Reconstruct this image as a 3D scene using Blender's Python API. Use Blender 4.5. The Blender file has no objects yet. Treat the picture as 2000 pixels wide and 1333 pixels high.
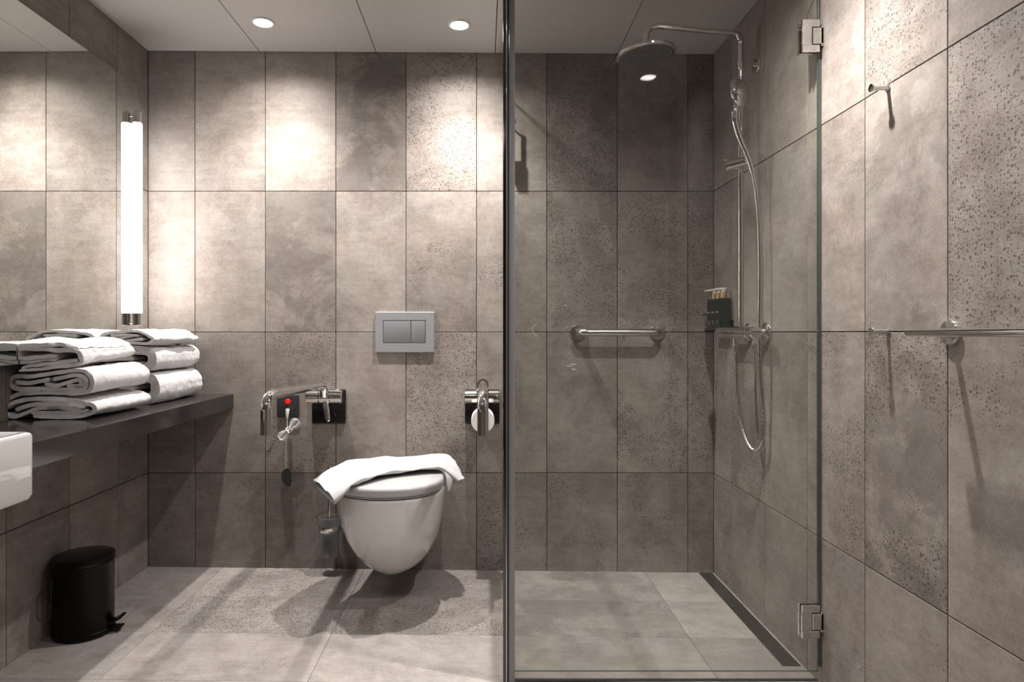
import bpy, bmesh, math, random
from mathutils import Vector, Matrix, noise as mnoise
random.seed(7)
PI = math.pi
C = bpy.context.scene.collection
SC = bpy.context.scene

# ---------------------------------------------------------------- camera
F, VX, VY, CZ = 1280.0, 943.0, 650.0, 1.0
cam_d = bpy.data.cameras.new('camera')
cam = bpy.data.objects.new('camera', cam_d); C.objects.link(cam)
cam.location = (0, 0, CZ); cam.rotation_euler = (PI/2, 0, 0)
cam_d.sensor_width = 36.0; cam_d.lens = F/2000*36.0
cam_d.shift_x = (1000-VX)/2000.0; cam_d.shift_y = (VY-666.5)/2000.0
cam_d.clip_start = 0.02
SC.camera = cam

# ---------------------------------------------------------------- world, exposure
w = bpy.data.worlds.new('world'); SC.world = w; w.use_nodes = True
w.node_tree.nodes['Background'].inputs[0].default_value = (0.9, 0.93, 1, 1)
w.node_tree.nodes['Background'].inputs[1].default_value = 0.2
SC.view_settings.view_transform = 'Standard'; SC.view_settings.look = 'None'
SC.view_settings.gamma = 1.0; SC.view_settings.use_curve_mapping = False
SC.view_settings.exposure = 0.08
SC.cycles.use_denoising = True
SC.cycles.max_bounces = 14; SC.cycles.transparent_max_bounces = 16
SC.cycles.diffuse_bounces = 6; SC.cycles.glossy_bounces = 6
SC.cycles.sample_clamp_indirect = 4.0

# room: X left..right, Y towards the back wall, Z up
XL, XR, YB, YR = -1.425, 0.983, 2.79, -1.1
ZF = lambda x: 0.003 - 0.0108*(x-XL)
ZC = lambda x: 2.199 - 0.0062*(x-XL)

def P(x, y, Y):                       # a pixel of the 2000x1333 frame at depth Y -> point
    return Vector(((x-VX)*Y/F, Y, CZ+(VY-y)*Y/F))

# downlights: x, y, watts, label
LIGHTS = [
 (-0.845, 2.52, 92, 'round recessed downlight over the towel counter side, left of the two in the ceiling'),
 (-0.091, 2.53, 92, 'round recessed downlight in the ceiling right above the toilet area beside the glass'),
 (0.680, 1.68, 112, 'round recessed downlight in the ceiling in front of the shower door'),
 (0.767, 0.77, 34, 'round recessed downlight mirrored in the shower glass under the rain shower head'),
 (-0.845, 0.60, 42, 'added unseen fill downlight in the ceiling over the washbasin'),  # added out of view, fill light for the fronts of things
 (-0.091, 0.60, 38, 'added unseen fill downlight in the ceiling above the viewer'),  # second added fill lamp, unseen from the camera
]
LIGHT_COL = (1.0, 0.955, 0.925)
for x, y, p, lab in LIGHTS:           # each fitting: a directed beam and a wide weaker spill
    for pw, size in ((p, 100), (p*0.36, 152)):
        ld = bpy.data.lights.new('downlight_lamp', 'SPOT')
        ld.energy = pw; ld.color = LIGHT_COL; ld.spot_size = math.radians(size); ld.spot_blend = 1.0
        ld.shadow_soft_size = 0.018
        lo = bpy.data.objects.new('downlight_lamp', ld); C.objects.link(lo)
        lo.location = (x, y, ZC(x)-0.012)

# ---------------------------------------------------------------- helpers
def newobj(name, me, mats, parent=None):
    if mats is not None:
        for m in (mats if isinstance(mats, (list, tuple)) else [mats]): me.materials.append(m)
    o = bpy.data.objects.new(name, me); C.objects.link(o)
    if parent is not None: o.parent = parent
    return o
def obj(name, bm, mats, parent=None, smooth=True, angle=40):
    me = bpy.data.meshes.new(name); bmesh.ops.recalc_face_normals(bm, faces=bm.faces)
    bm.to_mesh(me); bm.free()
    if smooth:
        for p in me.polygons: p.use_smooth = True
        try: me.set_sharp_from_angle(angle=math.radians(angle))
        except Exception: pass
    return newobj(name, me, mats, parent)
def tag(o, label=None, cat=None, group=None, kind=None):
    if label: o['label'] = label
    if cat: o['category'] = cat
    if group: o['group'] = group
    if kind: o['kind'] = kind
    return o
def thing(name, label, cat, loc=(0,0,0), group=None):
    o = bpy.data.objects.new(name, None); C.objects.link(o); o.location = loc
    o.empty_display_size = 0.05
    return tag(o, label, cat, group)
def wp(o, parent):                    # parent keeping world place (geometry built in world coordinates)
    o.parent = parent
    o.matrix_parent_inverse = parent.matrix_world.inverted() if False else Matrix.Translation(-Vector(parent.location))
    return o
def add_box(bm, lo, hi, bevel=0.0, seg=2, mi=0):
    lo, hi = Vector(lo), Vector(hi)
    r = bmesh.ops.create_cube(bm, size=1.0, matrix=Matrix.Translation((lo+hi)/2) @ Matrix.Diagonal((*(hi-lo), 1)))
    fs = set(f for v in r['verts'] for f in v.link_faces)
    for f in fs: f.material_index = mi
    if bevel > 0:
        es = list(set(e for v in r['verts'] for e in v.link_edges))
        bmesh.ops.bevel(bm, geom=es, offset=bevel, segments=seg, profile=0.6, affect='EDGES')
    return bm
def box(lo, hi, bevel=0.0, seg=2):
    return add_box(bmesh.new(), lo, hi, bevel, seg)
def catmull(pts, n=8):
    pts = [Vector(p) for p in pts]; out = []
    for i in range(len(pts)-1):
        p0 = pts[max(i-1, 0)]; p1 = pts[i]; p2 = pts[i+1]; p3 = pts[min(i+2, len(pts)-1)]
        for k in range(n):
            t = k/n
            out.append(0.5*((2*p1)+(-p0+p2)*t+(2*p0-5*p1+4*p2-p3)*t*t+(-p0+3*p1-3*p2+p3)*t**3))
    out.append(pts[-1]); return out
def add_tube(bm, pts, r, seg=14, cap=True):
    pts = [Vector(p) for p in pts]
    rs = r if isinstance(r, (list, tuple)) else [r]*len(pts)
    rings = []; nrm = None
    for i, p in enumerate(pts):
        t = (pts[min(i+1, len(pts)-1)]-pts[max(i-1, 0)]).normalized()
        if nrm is None:
            a = Vector((0, 0, 1)) if abs(t.z) < 0.9 else Vector((0, 1, 0))
            nrm = t.cross(a).normalized()
        else:
            nrm = (nrm - t*nrm.dot(t)).normalized()
        b = t.cross(nrm)
        rings.append([bm.verts.new(p+(nrm*math.cos(2*PI*k/seg)+b*math.sin(2*PI*k/seg))*rs[i]) for k in range(seg)])
    for a, b in zip(rings, rings[1:]):
        for k in range(seg):
            bm.faces.new((a[k], a[(k+1) % seg], b[(k+1) % seg], b[k]))
    if cap:
        bm.faces.new(rings[0][::-1]); bm.faces.new(rings[-1])
    return bm
def tube(pts, r, seg=14, cap=True): return add_tube(bmesh.new(), pts, r, seg, cap)
def add_lathe(bm, prof, origin, axis=(0,0,1), seg=32, mi=0):     # prof: (radius, height) along axis
    ax = Vector(axis).normalized()
    q = Vector((0, 0, 1)).rotation_difference(ax).to_matrix()
    o = Vector(origin); rings = []
    for r, h in prof:
        if r < 1e-6: rings.append([bm.verts.new(o+q@Vector((0, 0, h)))])
        else: rings.append([bm.verts.new(o+q@Vector((r*math.cos(2*PI*k/seg), r*math.sin(2*PI*k/seg), h))) for k in range(seg)])
    for a, b in zip(rings, rings[1:]):
        for k in range(seg):
            k2 = (k+1) % seg
            if len(a) == 1 and len(b) == 1: continue
            if len(a) == 1: f = bm.faces.new((a[0], b[k], b[k2]))
            elif len(b) == 1: f = bm.faces.new((a[k], a[k2], b[0]))
            else: f = bm.faces.new((a[k], a[k2], b[k2], b[k]))
            f.material_index = mi
    return bm
def lathe(prof, origin, axis=(0,0,1), seg=32): return add_lathe(bmesh.new(), prof, origin, axis, seg)
def cyl_prof(r, h0, h1, bv=0.001): return [(0, h0), (r-bv, h0), (r, h0+bv), (r, h1-bv), (r-bv, h1), (0, h1)]

# ---------------------------------------------------------------- materials
def mat(name, col=(0.8,0.8,0.8), rough=0.5, metal=0.0, spec=0.5, coat=0.0, emit=None, estr=0.0, bump=None, sheen=0.0):
    m = bpy.data.materials.new(name); m.use_nodes = True
    nt = m.node_tree; b = nt.nodes['Principled BSDF']
    b.inputs['Base Color'].default_value = (*col, 1); b.inputs['Roughness'].default_value = rough
    b.inputs['Metallic'].default_value = metal; b.inputs['Specular IOR Level'].default_value = spec
    b.inputs['Coat Weight'].default_value = coat; b.inputs['Sheen Weight'].default_value = sheen
    if emit: b.inputs['Emission Color'].default_value = (*emit, 1); b.inputs['Emission Strength'].default_value = estr
    # a little procedural variation of the gloss and relief on every material
    tc = nt.nodes.new('ShaderNodeTexCoord'); n = nt.nodes.new('ShaderNodeTexNoise')
    sc, st, ds = bump or (60, 0.02, 0.0005)
    n.inputs['Scale'].default_value = sc; n.inputs['Detail'].default_value = 4
    nt.links.new(tc.outputs['Object'], n.inputs['Vector'])
    bp = nt.nodes.new('ShaderNodeBump'); bp.inputs['Strength'].default_value = st; bp.inputs['Distance'].default_value = ds
    nt.links.new(n.outputs['Fac'], bp.inputs['Height'])
    if bump: nt.links.new(bp.outputs['Normal'], b.inputs['Normal'])
    mr = nt.nodes.new('ShaderNodeMapRange'); mr.inputs[3].default_value = rough*0.85; mr.inputs[4].default_value = min(1, rough*1.15)
    nt.links.new(n.outputs['Fac'], mr.inputs[0]); nt.links.new(mr.outputs[0], b.inputs['Roughness'])
    return m

def tile_material(name, cd, cl, pitcol, rough=(0.50, 0.68)):
    m = bpy.data.materials.new(name); m.use_nodes = True
    nt = m.node_tree; N = nt.nodes; L = nt.links; b = N['Principled BSDF']
    def math_(op, a, c=None, clamp=False):
        n = N.new('ShaderNodeMath'); n.operation = op; n.use_clamp = clamp
        for i, v in enumerate((a, c)):
            if v is None: continue
            if isinstance(v, (int, float)): n.inputs[i].default_value = v
            else: L.new(v, n.inputs[i])
        return n.outputs[0]
    def attr(nm):
        a = N.new('ShaderNodeAttribute'); a.attribute_type = 'OBJECT'; a.attribute_name = nm
        return a.outputs['Fac']
    tc = N.new('ShaderNodeTexCoord')
    seed, tone, speck, wear = attr('seed'), attr('tone'), attr('speck'), attr('wear')
    comb = N.new('ShaderNodeCombineXYZ')
    L.new(math_('MULTIPLY', seed, 13.7), comb.inputs[0]); L.new(math_('MULTIPLY', seed, 7.3), comb.inputs[1]); L.new(math_('MULTIPLY', seed, 3.1), comb.inputs[2])
    add = N.new('ShaderNodeVectorMath'); add.operation = 'ADD'
    L.new(tc.outputs['Object'], add.inputs[0]); L.new(comb.outputs[0], add.inputs[1]); V = add.outputs[0]
    def nz(scale, detail=6, rough=0.6, vec=None, dist=0.0):
        n = N.new('ShaderNodeTexNoise'); n.inputs['Scale'].default_value = scale; n.inputs['Detail'].default_value = detail
        n.inputs['Roughness'].default_value = rough; n.inputs['Distortion'].default_value = dist
        L.new(vec or V, n.inputs['Vector']); return n.outputs['Fac']
    def rng(v, a, c, o0=0.0, o1=1.0):
        r = N.new('ShaderNodeMapRange'); r.interpolation_type = 'SMOOTHSTEP'
        for i, q in enumerate((v, a, c, o0, o1)):
            if isinstance(q, (int, float)): r.inputs[i].default_value = q
            else: L.new(q, r.inputs[i])
        return r.outputs[0]
    sv = N.new('ShaderNodeMapping'); sv.inputs['Scale'].default_value = (1.0, 6.0, 1.0); L.new(V, sv.inputs['Vector'])
    cloud = rng(nz(2.6, 3, 0.5), 0.3, 0.7)
    mott = rng(nz(11, 7, 0.68, dist=0.4), 0.3, 0.72)
    streak = rng(nz(9, 5, 0.6, sv.outputs[0]), 0.3, 0.7)
    grain = nz(170, 5, 0.75)
    grain2 = nz(55, 4, 0.7)
    f = math_('ADD', math_('MULTIPLY', cloud, 0.30), math_('MULTIPLY', mott, 0.30))
    f = math_('ADD', f, math_('MULTIPLY', streak, 0.12))
    f = math_('ADD', f, math_('MULTIPLY', grain, 0.85))
    f = math_('ADD', f, math_('MULTIPLY', grain2, 0.45))
    f = math_('SUBTRACT', f, 0.525, True)
    mx = N.new('ShaderNodeMix'); mx.data_type = 'RGBA'; mx.inputs[6].default_value = (*cd, 1); mx.inputs[7].default_value = (*cl, 1)
    L.new(f, mx.inputs[0])
    # worn patches: greyer, darker, with a ragged edge
    wn = rng(math_('ADD', nz(3.2, 9, 0.72, dist=0.6), math_('MULTIPLY', wear, 0.13)), 0.55, 0.63)
    wn = math_('MULTIPLY', wn, math_('MULTIPLY', wear, 0.50))
    m2 = N.new('ShaderNodeMix'); m2.data_type = 'RGBA'; m2.inputs[7].default_value = (cd[0]*0.7, cd[1]*0.72, cd[2]*0.72, 1)
    tint = N.new('ShaderNodeMix'); tint.data_type = 'RGBA'
    tint.inputs[6].default_value = (1.015, 0.995, 0.985, 1); tint.inputs[7].default_value = (0.985, 1.0, 1.01, 1)
    L.new(rng(nz(5.5, 4, 0.6), 0.35, 0.65), tint.inputs[0])
    mul = N.new('ShaderNodeMix'); mul.data_type = 'RGBA'; mul.blend_type = 'MULTIPLY'; mul.inputs[0].default_value = 1.0
    L.new(mx.outputs[2], mul.inputs[6]); L.new(tint.outputs[2], mul.inputs[7])
    L.new(wn, m2.inputs[0]); L.new(mul.outputs[2], m2.inputs[6])
    # pits of the concrete print
    dn = N.new('ShaderNodeTexNoise'); dn.inputs['Scale'].default_value = 60; dn.inputs['Detail'].default_value = 2; L.new(V, dn.inputs['Vector'])
    ds = N.new('ShaderNodeVectorMath'); ds.operation = 'MULTIPLY_ADD'; ds.inputs[1].default_value = (0.009, 0.009, 0.0)
    L.new(dn.outputs['Color'], ds.inputs[0]); L.new(V, ds.inputs[2])
    pm = rng(math_('ADD', nz(4.0, 3, 0.6), math_('MULTIPLY', speck, 0.42)), 0.62, 0.82)
    def pits(scale, r):
        vo = N.new('ShaderNodeTexVoronoi'); vo.voronoi_dimensions = '2D'; vo.inputs['Scale'].default_value = scale
        L.new(ds.outputs[0], vo.inputs['Vector'])
        sz = N.new('ShaderNodeSeparateColor'); L.new(vo.outputs['Color'], sz.inputs[0])
        rad = math_('MULTIPLY', math_('MULTIPLY', math_('MULTIPLY', sz.outputs[0], sz.outputs[0]), r), pm)
        d = math_('SUBTRACT', rad, vo.outputs['Distance'])
        return rng(d, 0.0, 0.06)
    pit = math_('MAXIMUM', pits(125, 0.46), math_('MULTIPLY', pits(240, 0.44), 0.85))
    m3 = N.new('ShaderNodeMix'); m3.data_type = 'RGBA'; m3.inputs[7].default_value = (*pitcol, 1)
    L.new(math_('MULTIPLY', pit, 0.78), m3.inputs[0]); L.new(m2.outputs[2], m3.inputs[6])
    sc = N.new('ShaderNodeVectorMath'); sc.operation = 'SCALE'; L.new(m3.outputs[2], sc.inputs[0]); L.new(tone, sc.inputs['Scale'])
    L.new(sc.outputs[0], b.inputs['Base Color'])
    L.new(rng(mott, 0.0, 1.0, rough[0], rough[1]), b.inputs['Roughness'])
    b.inputs['Specular IOR Level'].default_value = 0.38
    h = math_('SUBTRACT', math_('MULTIPLY', grain, 0.35), pit)
    bp = N.new('ShaderNodeBump'); bp.inputs['Strength'].default_value = 0.35; bp.inputs['Distance'].default_value = 0.0007
    L.new(h, bp.inputs['Height']); L.new(bp.outputs['Normal'], b.inputs['Normal'])
    return m

M = {}
M['tile'] = tile_material('concrete_tile', (0.138, 0.116, 0.100), (0.410, 0.362, 0.322), (0.060, 0.050, 0.043))
M['floor_tile'] = tile_material('floor_concrete_tile', (0.185, 0.163, 0.148), (0.430, 0.392, 0.362), (0.07, 0.06, 0.05), (0.42, 0.6))
M['grout'] = mat('grout', (0.085, 0.072, 0.062), 0.9, bump=(300, 0.4, 0.001))
M['floor_grout'] = mat('floor_grout', (0.150, 0.130, 0.116), 0.9, bump=(300, 0.4, 0.001))
M['ceiling'] = mat('ceiling_panel_grey', (0.50, 0.475, 0.45), 0.45, bump=(200, 0.05, 0.0004))
M['ceiling_gap'] = mat('ceiling_gap', (0.05, 0.05, 0.05), 0.9)
M['plain'] = mat('rear_wall_paint', (0.42, 0.39, 0.36), 0.7, bump=(150, 0.1, 0.0005))
M['door'] = mat('entrance_door_wood', (0.20, 0.15, 0.11), 0.5, bump=(40, 0.1, 0.0005))
M['chrome'] = mat('chrome', (0.78, 0.77, 0.76), 0.045, 1.0)
M['satin'] = mat('satin_steel', (0.62, 0.60, 0.58), 0.22, 1.0, bump=(400, 0.08, 0.0003))
M['plate'] = mat('matt_chrome_plate', (0.46, 0.47, 0.49), 0.40, 0.55, bump=(500, 0.05, 0.0002))
M['button'] = mat('matt_chrome_button', (0.36, 0.37, 0.39), 0.36, 0.55, bump=(500, 0.05, 0.0002))
M['drain'] = mat('dark_steel_drain', (0.14, 0.13, 0.12), 0.35, 1.0, bump=(300, 0.1, 0.0003))
M['slot'] = mat('drain_slot', (0.01, 0.01, 0.01), 0.8)
M['ceramic'] = mat('white_ceramic', (0.72, 0.705, 0.695), 0.07, 0.0, 0.5, coat=0.6)
M['seat'] = mat('white_seat_plastic', (0.48, 0.47, 0.465), 0.14)
M['rubber'] = mat('dark_rubber', (0.03, 0.03, 0.03), 0.6)
M['black_gloss'] = mat('black_gloss_plate', (0.012, 0.011, 0.011), 0.06)
M['bin'] = mat('black_lacquered_steel', (0.0015, 0.0015, 0.0015), 0.3, spec=0.2)
M['bin_gloss'] = mat('black_bin_plastic', (0.002, 0.002, 0.002), 0.22, spec=0.3)
M['charcoal'] = mat('charcoal_plastic', (0.030, 0.030, 0.032), 0.4)
M['red'] = mat('red_button', (0.75, 0.01, 0.012), 0.25, emit=(1, 0.02, 0.02), estr=0.25)
M['white_plastic'] = mat('white_plastic', (0.80, 0.80, 0.78), 0.35)
M['cord'] = mat('white_cord', (0.78, 0.78, 0.76), 0.5)
M['towel'] = mat('white_terry', (0.64, 0.625, 0.62), 0.95, spec=0.1, bump=(420, 0.7, 0.0016), sheen=0.3)
M['cloth'] = mat('white_cotton', (0.50, 0.49, 0.485), 0.9, spec=0.1, bump=(500, 0.35, 0.0015), sheen=0.1)
M['paper'] = mat('tissue_paper', (0.84, 0.82, 0.79), 0.9, spec=0.1, bump=(300, 0.3, 0.001))
M['card'] = mat('cardboard_core', (0.35, 0.27, 0.2), 0.9)
M['counter'] = mat('dark_stone_counter', (0.028, 0.024, 0.022), 0.13, spec=0.5)
M['shower_face'] = mat('grey_spray_face', (0.07, 0.068, 0.07), 0.4)
M['nozzle'] = mat('grey_silicone_nozzle', (0.28, 0.27, 0.27), 0.5)
M['bottle'] = mat('dark_green_bottle', (0.002, 0.014, 0.010), 0.10, coat=0.5)
M['label'] = mat('black_bottle_label', (0.004, 0.005, 0.005), 0.3)
M['print'] = mat('pale_label_print', (0.5, 0.5, 0.48), 0.5)
M['pump'] = mat('cream_pump', (0.72, 0.68, 0.60), 0.35)
M['brass'] = mat('pale_gold_collar', (0.62, 0.45, 0.26), 0.3, 0.6)
M['mirror'] = mat('mirror_silver', (0.86, 0.87, 0.85), 0.004, 1.0)
M['mirror_edge'] = mat('mirror_edge', (0.10, 0.11, 0.10), 0.3)
M['tube'] = mat('lit_tube', (1, 1, 1), 0.4, emit=(1.0, 0.955, 0.945), estr=30.0)
M['lens'] = mat('lit_lens', (1, 1, 1), 0.4, emit=(1.0, 0.97, 0.93), estr=14.0)
M['trimring'] = mat('white_trim_ring', (0.75, 0.74, 0.72), 0.35)
M['seal'] = mat('grey_seal_strip', (0.07, 0.066, 0.062), 0.3)
M['dark_profile'] = mat('dark_chrome_profile', (0.10, 0.09, 0.09), 0.12, 1.0)
M['lightseal'] = mat('grey_magnetic_seal', (0.22, 0.225, 0.235), 0.25)

def glass_material(name, tint, base=0.035):
    m = bpy.data.materials.new(name); m.use_nodes = True
    nt = m.node_tree; N = nt.nodes; L = nt.links
    for n in list(N): N.remove(n)
    out = N.new('ShaderNodeOutputMaterial'); tr = N.new('ShaderNodeBsdfTransparent'); gl = N.new('ShaderNodeBsdfGlossy')
    tr.inputs[0].default_value = (*tint, 1); gl.inputs['Roughness'].default_value = 0.0; gl.inputs[0].default_value = (1, 1, 1, 1)
    lw = N.new('ShaderNodeLayerWeight'); lw.inputs[0].default_value = 0.5
    pw = N.new('ShaderNodeMath'); pw.operation = 'POWER'; pw.inputs[1].default_value = 5; L.new(lw.outputs['Facing'], pw.inputs[0])
    ma = N.new('ShaderNodeMath'); ma.operation = 'MULTIPLY_ADD'; ma.inputs[1].default_value = 1-base; ma.inputs[2].default_value = base
    L.new(pw.outputs[0], ma.inputs[0])
    mx = N.new('ShaderNodeMixShader'); L.new(ma.outputs[0], mx.inputs[0]); L.new(tr.outputs[0], mx.inputs[1]); L.new(gl.outputs[0], mx.inputs[2])
    L.new(mx.outputs[0], out.inputs[0]); return m
M['glass'] = glass_material('clear_shower_glass', (0.955, 0.962, 0.957))
M['glass_edge'] = mat('green_glass_edge', (0.05, 0.085, 0.075), 0.15, coat=0.5)
def frosted(name):
    m = bpy.data.materials.new(name); m.use_nodes = True
    nt = m.node_tree; N = nt.nodes; L = nt.links
    b = N['Principled BSDF']; b.inputs['Base Color'].default_value = (0.30, 0.29, 0.28, 1); b.inputs['Roughness'].default_value = 0.55
    out = N['Material Output']; tr = N.new('ShaderNodeBsdfTransparent'); tr.inputs[0].default_value = (0.8, 0.8, 0.8, 1)
    tl = N.new('ShaderNodeBsdfTranslucent'); tl.inputs[0].default_value = (0.6, 0.6, 0.6, 1)
    a = N.new('ShaderNodeMixShader'); a.inputs[0].default_value = 0.5; L.new(b.outputs[0], a.inputs[1]); L.new(tl.outputs[0], a.inputs[2])
    x = N.new('ShaderNodeMixShader'); x.inputs[0].default_value = 0.45; L.new(a.outputs[0], x.inputs[1]); L.new(tr.outputs[0], x.inputs[2])
    L.new(x.outputs[0], out.inputs[0]); return m
M['frost'] = frosted('frosted_glass')

# ---------------------------------------------------------------- tiled surfaces
TH, GAP = 0.010, 0.0028
_tm = {}
def tile_mesh(wd, ht, mt):
    k = (round(wd, 4), round(ht, 4), mt.name)
    if k not in _tm:
        bm = box((-wd/2, -ht/2, -TH), (wd/2, ht/2, 0), 0.0007, 1)
        me = bpy.data.meshes.new('tile'); bm.to_mesh(me); bm.free(); me.materials.append(mt); _tm[k] = me
    return _tm[k]
def lay_tiles(parent, us, vs, frame, mt, tones, gap=GAP):
    """us, vs: joint coordinates; frame(u, v) -> matrix of a tile whose face centre is there."""
    for i in range(len(us)-1):
        for j in range(len(vs)-1):
            a, b_, c, d = us[i], us[i+1], vs[j], vs[j+1]
            g = gap/2
            wd, ht = b_-a-2*g, d-c-2*g
            if wd < 0.01 or ht < 0.01: continue
            o = bpy.data.objects.new('tile', tile_mesh(wd, ht, mt)); C.objects.link(o)
            o.parent = parent; o.matrix_local = frame((a+b_)/2, (c+d)/2)
            o['seed'] = random.uniform(0, 40)
            t = tones(i, j)
            o['tone'], o['speck'], o['wear'] = t
JX = [XL, -1.2255, -0.926, -0.6255, -0.327, -0.0265, 0.2725, 0.573, 0.8725, XR]
JZ = [-0.04, 0.402, 1.002, 1.602, 2.205]

def wall_slab(name, lo, hi, m=None):
    o = obj(name, box(lo, hi), m or M['grout'], smooth=False); o['kind'] = 'structure'; return o

# back wall: rows bottom -> top, (tone, speck, wear) for the nine columns
BT = [
 [(.86,.2,.3),(.84,.2,.3),(.84,.35,.5),(.90,.3,.4),(.88,.3,.3),(.86,.6,.3),(.84,.5,.5),(.84,.4,.4),(.80,.1,.4)],
 [(.92,.1,.2),(.94,.2,.3),(.96,.6,.2),(1.06,.1,.3),(1.05,.95,.1),(.98,.2,.2),(.90,.2,.4),(.96,.7,.2),(.96,.8,.1)],
 [(1.02,.1,.1),(1.04,.0,.2),(.88,.1,.8),(1.02,.1,.4),(1.00,.45,.3),(1.0,.3,.2),(.90,.7,.5),(1.02,.7,.2),(.94,.8,.3)],
 [(.86,.2,.3),(1.02,.1,.2),(1.06,.1,.2),(.86,.3,.9),(1.0,.85,.2),(1.05,.1,.2),(.82,.95,.6),(.92,.1,.3),(.80,.7,.5)],
]
wb = wall_slab('wall_back', (XL-0.12, YB+TH, -0.1), (XR+0.12, YB+TH+0.06, 2.32))
RX90 = Matrix.Rotation(PI/2, 4, 'X')
lay_tiles(wb, JX, JZ, lambda u, v: Matrix.Translation((u, YB, v)) @ RX90, M['tile'], lambda i, j: BT[j][i])

# right wall: columns start at the back wall
JYR = [YB, 2.586, 2.286, 1.986, 1.686, 1.386, 1.086, 0.786, 0.486]
RT = [
 [(.92,.9,.2),(.90,.2,.3),(.92,.1,.3),(.96,.2,.3),(.95,.2,.3),(.98,.3,.2),(.95,.5,.3),(.9,.2,.2)],
 [(.98,.8,.1),(.97,.8,.1),(1.0,.1,.3),(1.04,.5,.3),(.96,.6,.8),(1.0,.3,.3),(1.0,.5,.3),(.9,.2,.2)],
 [(.95,.5,.1),(.98,.2,.2),(.98,.2,.1),(1.06,.1,.2),(.96,.1,.6),(.92,1.0,.1),(.95,.5,.3),(.9,.2,.2)],
 [(.88,.2,.3),(1.0,.1,.2),(1.06,.1,.1),(1.06,.1,.1),(.92,.5,.2),(.98,.2,.2),(.95,.5,.3),(.9,.2,.2)],
]
wr = wall_slab('wall_right', (XR+TH, 0.3, -0.1), (XR+TH+0.06, YB+TH, 2.32))
MR = Matrix(((0,0,-1,0),(-1,0,0,0),(0,1,0,0),(0,0,0,1)))        # local x -> -Y, y -> Z, z -> -X
ys = [-y for y in JYR]
lay_tiles(wr, ys, JZ, lambda u, v: Matrix.Translation((XR, -u, v)) @ MR, M['tile'], lambda i, j: RT[j][i])
wr2 = wall_slab('wall_right', (XR, YR, -0.1), (XR+0.07, 0.3, 2.32), M['plain'])
wr3 = None
# left wall
JYL = [0.76, 1.06, 1.36, 1.66, 1.96, 2.26, 2.562, YB]
wl = wall_slab('wall_left', (XL-TH-0.06, 0.3, -0.1), (XL-TH, YB+TH, 2.32))
ML = Matrix(((0,0,1,0),(1,0,0,0),(0,1,0,0),(0,0,0,1)))          # local x -> Y, y -> Z, z -> X
lay_tiles(wl, JYL, JZ, lambda u, v: Matrix.Translation((XL, u, v)) @ ML, M['tile'],
          lambda i, j: (0.88+0.12*random.random(), 0.3*random.random(), 0.5*random.random()))
wl2 = wall_slab('wall_left', (XL-0.07, YR, -0.1), (XL, 0.3, 2.32), M['plain'])
# rear wall with an entrance door
wq = wall_slab('wall_rear', (XL-0.07, YR-0.07, -0.1), (XR+0.07, YR, 2.32), M['plain'])
dr = obj('door_1', box((-0.75, YR+0.001, 0.02), (0.10, YR+0.03, 2.02), 0.003), M['door']); dr['kind'] = 'structure'
hd = obj('door_handle', tube(catmull([(0.03, YR+0.03, 1.0), (0.03, YR+0.075, 1.0), (0.02, YR+0.085, 1.0), (-0.08, YR+0.085, 1.0)], 4), 0.009), M['chrome'], dr)

# floor: a slab tilted slightly towards the drain
fl = obj('floor', box((0, YR, -0.09), (XR-XL+0.02, YB+TH, -TH+0.007)), M['floor_grout'], smooth=False); fl['kind'] = 'structure'
fl.location = (XL, 0, 0.003); fl.rotation_euler = (0, math.atan(0.0108), 0)
JFX = [XL, -1.105, -0.505, 0.09, 0.69, XR+0.01]
JFY = [0.69, 0.99, 1.29, 1.59, 1.889, 2.19, 2.487, YB]
FTN = {(0,6):(.92,.1,.3),(1,6):(1.02,.8,.4),(2,6):(1.0,.6,.4),(3,6):(.97,.2,.7),(4,6):(1.0,.5,.2),
       (0,5):(.92,.1,.3),(1,5):(.98,1.0,.2),(2,5):(1.0,.8,.3),(3,5):(.93,.2,.8),(4,5):(1.06,.1,.2),
       (0,4):(.92,.1,.3),(1,4):(1.0,.1,.4),(2,4):(1.04,.2,.3),(3,4):(1.0,.1,.4),(4,4):(.96,.1,.1),
       (1,3):(1.0,.1,.3),(2,3):(1.04,.2,.2)}
lay_tiles(fl, [x-XL for x in JFX], JFY, lambda u, v: Matrix.Translation((u, v, 0)), M['floor_tile'],
          lambda i, j: FTN.get((i, j), (1.0, .1, .2)), 0.0012)

# ceiling of wide panels with narrow gaps
ce = obj('ceiling', box((0, YR, 0.012), (XR-XL, YB, 0.05)), M['ceiling_gap'], smooth=False); ce['kind'] = 'structure'
ce.location = (XL, 0, 2.199); ce.rotation_euler = (0, math.atan(0.0062), 0)
cx = [XL, -0.95, -0.4535, 0.0525, 0.573, XR]
for a, b_ in zip(cx, cx[1:]):
    obj('ceiling_panel', box((a-XL+0.0016, YR, 0.0), (b_-XL-0.0016, YB-0.004, 0.012), 0.0006, 1), M['ceiling'], ce, smooth=False)

# ---------------------------------------------------------------- downlights
for x, y, p, lab in LIGHTS:
    z = ZC(x)
    t = thing('downlight', lab, 'downlight', (x, y, z), 'recessed ceiling downlights')
    r = obj('trim_ring', lathe([(0.034, -0.001), (0.035, -0.005), (0.039, -0.006), (0.0425, -0.003), (0.043, 0.0)], (0, 0, 0), (0, 0, 1), 40), M['trimring'], t)
    obj('lens', lathe([(0.0, -0.0035), (0.030, -0.003), (0.034, -0.001)], (0, 0, 0), (0, 0, 1), 40), M['lens'], t)

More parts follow.
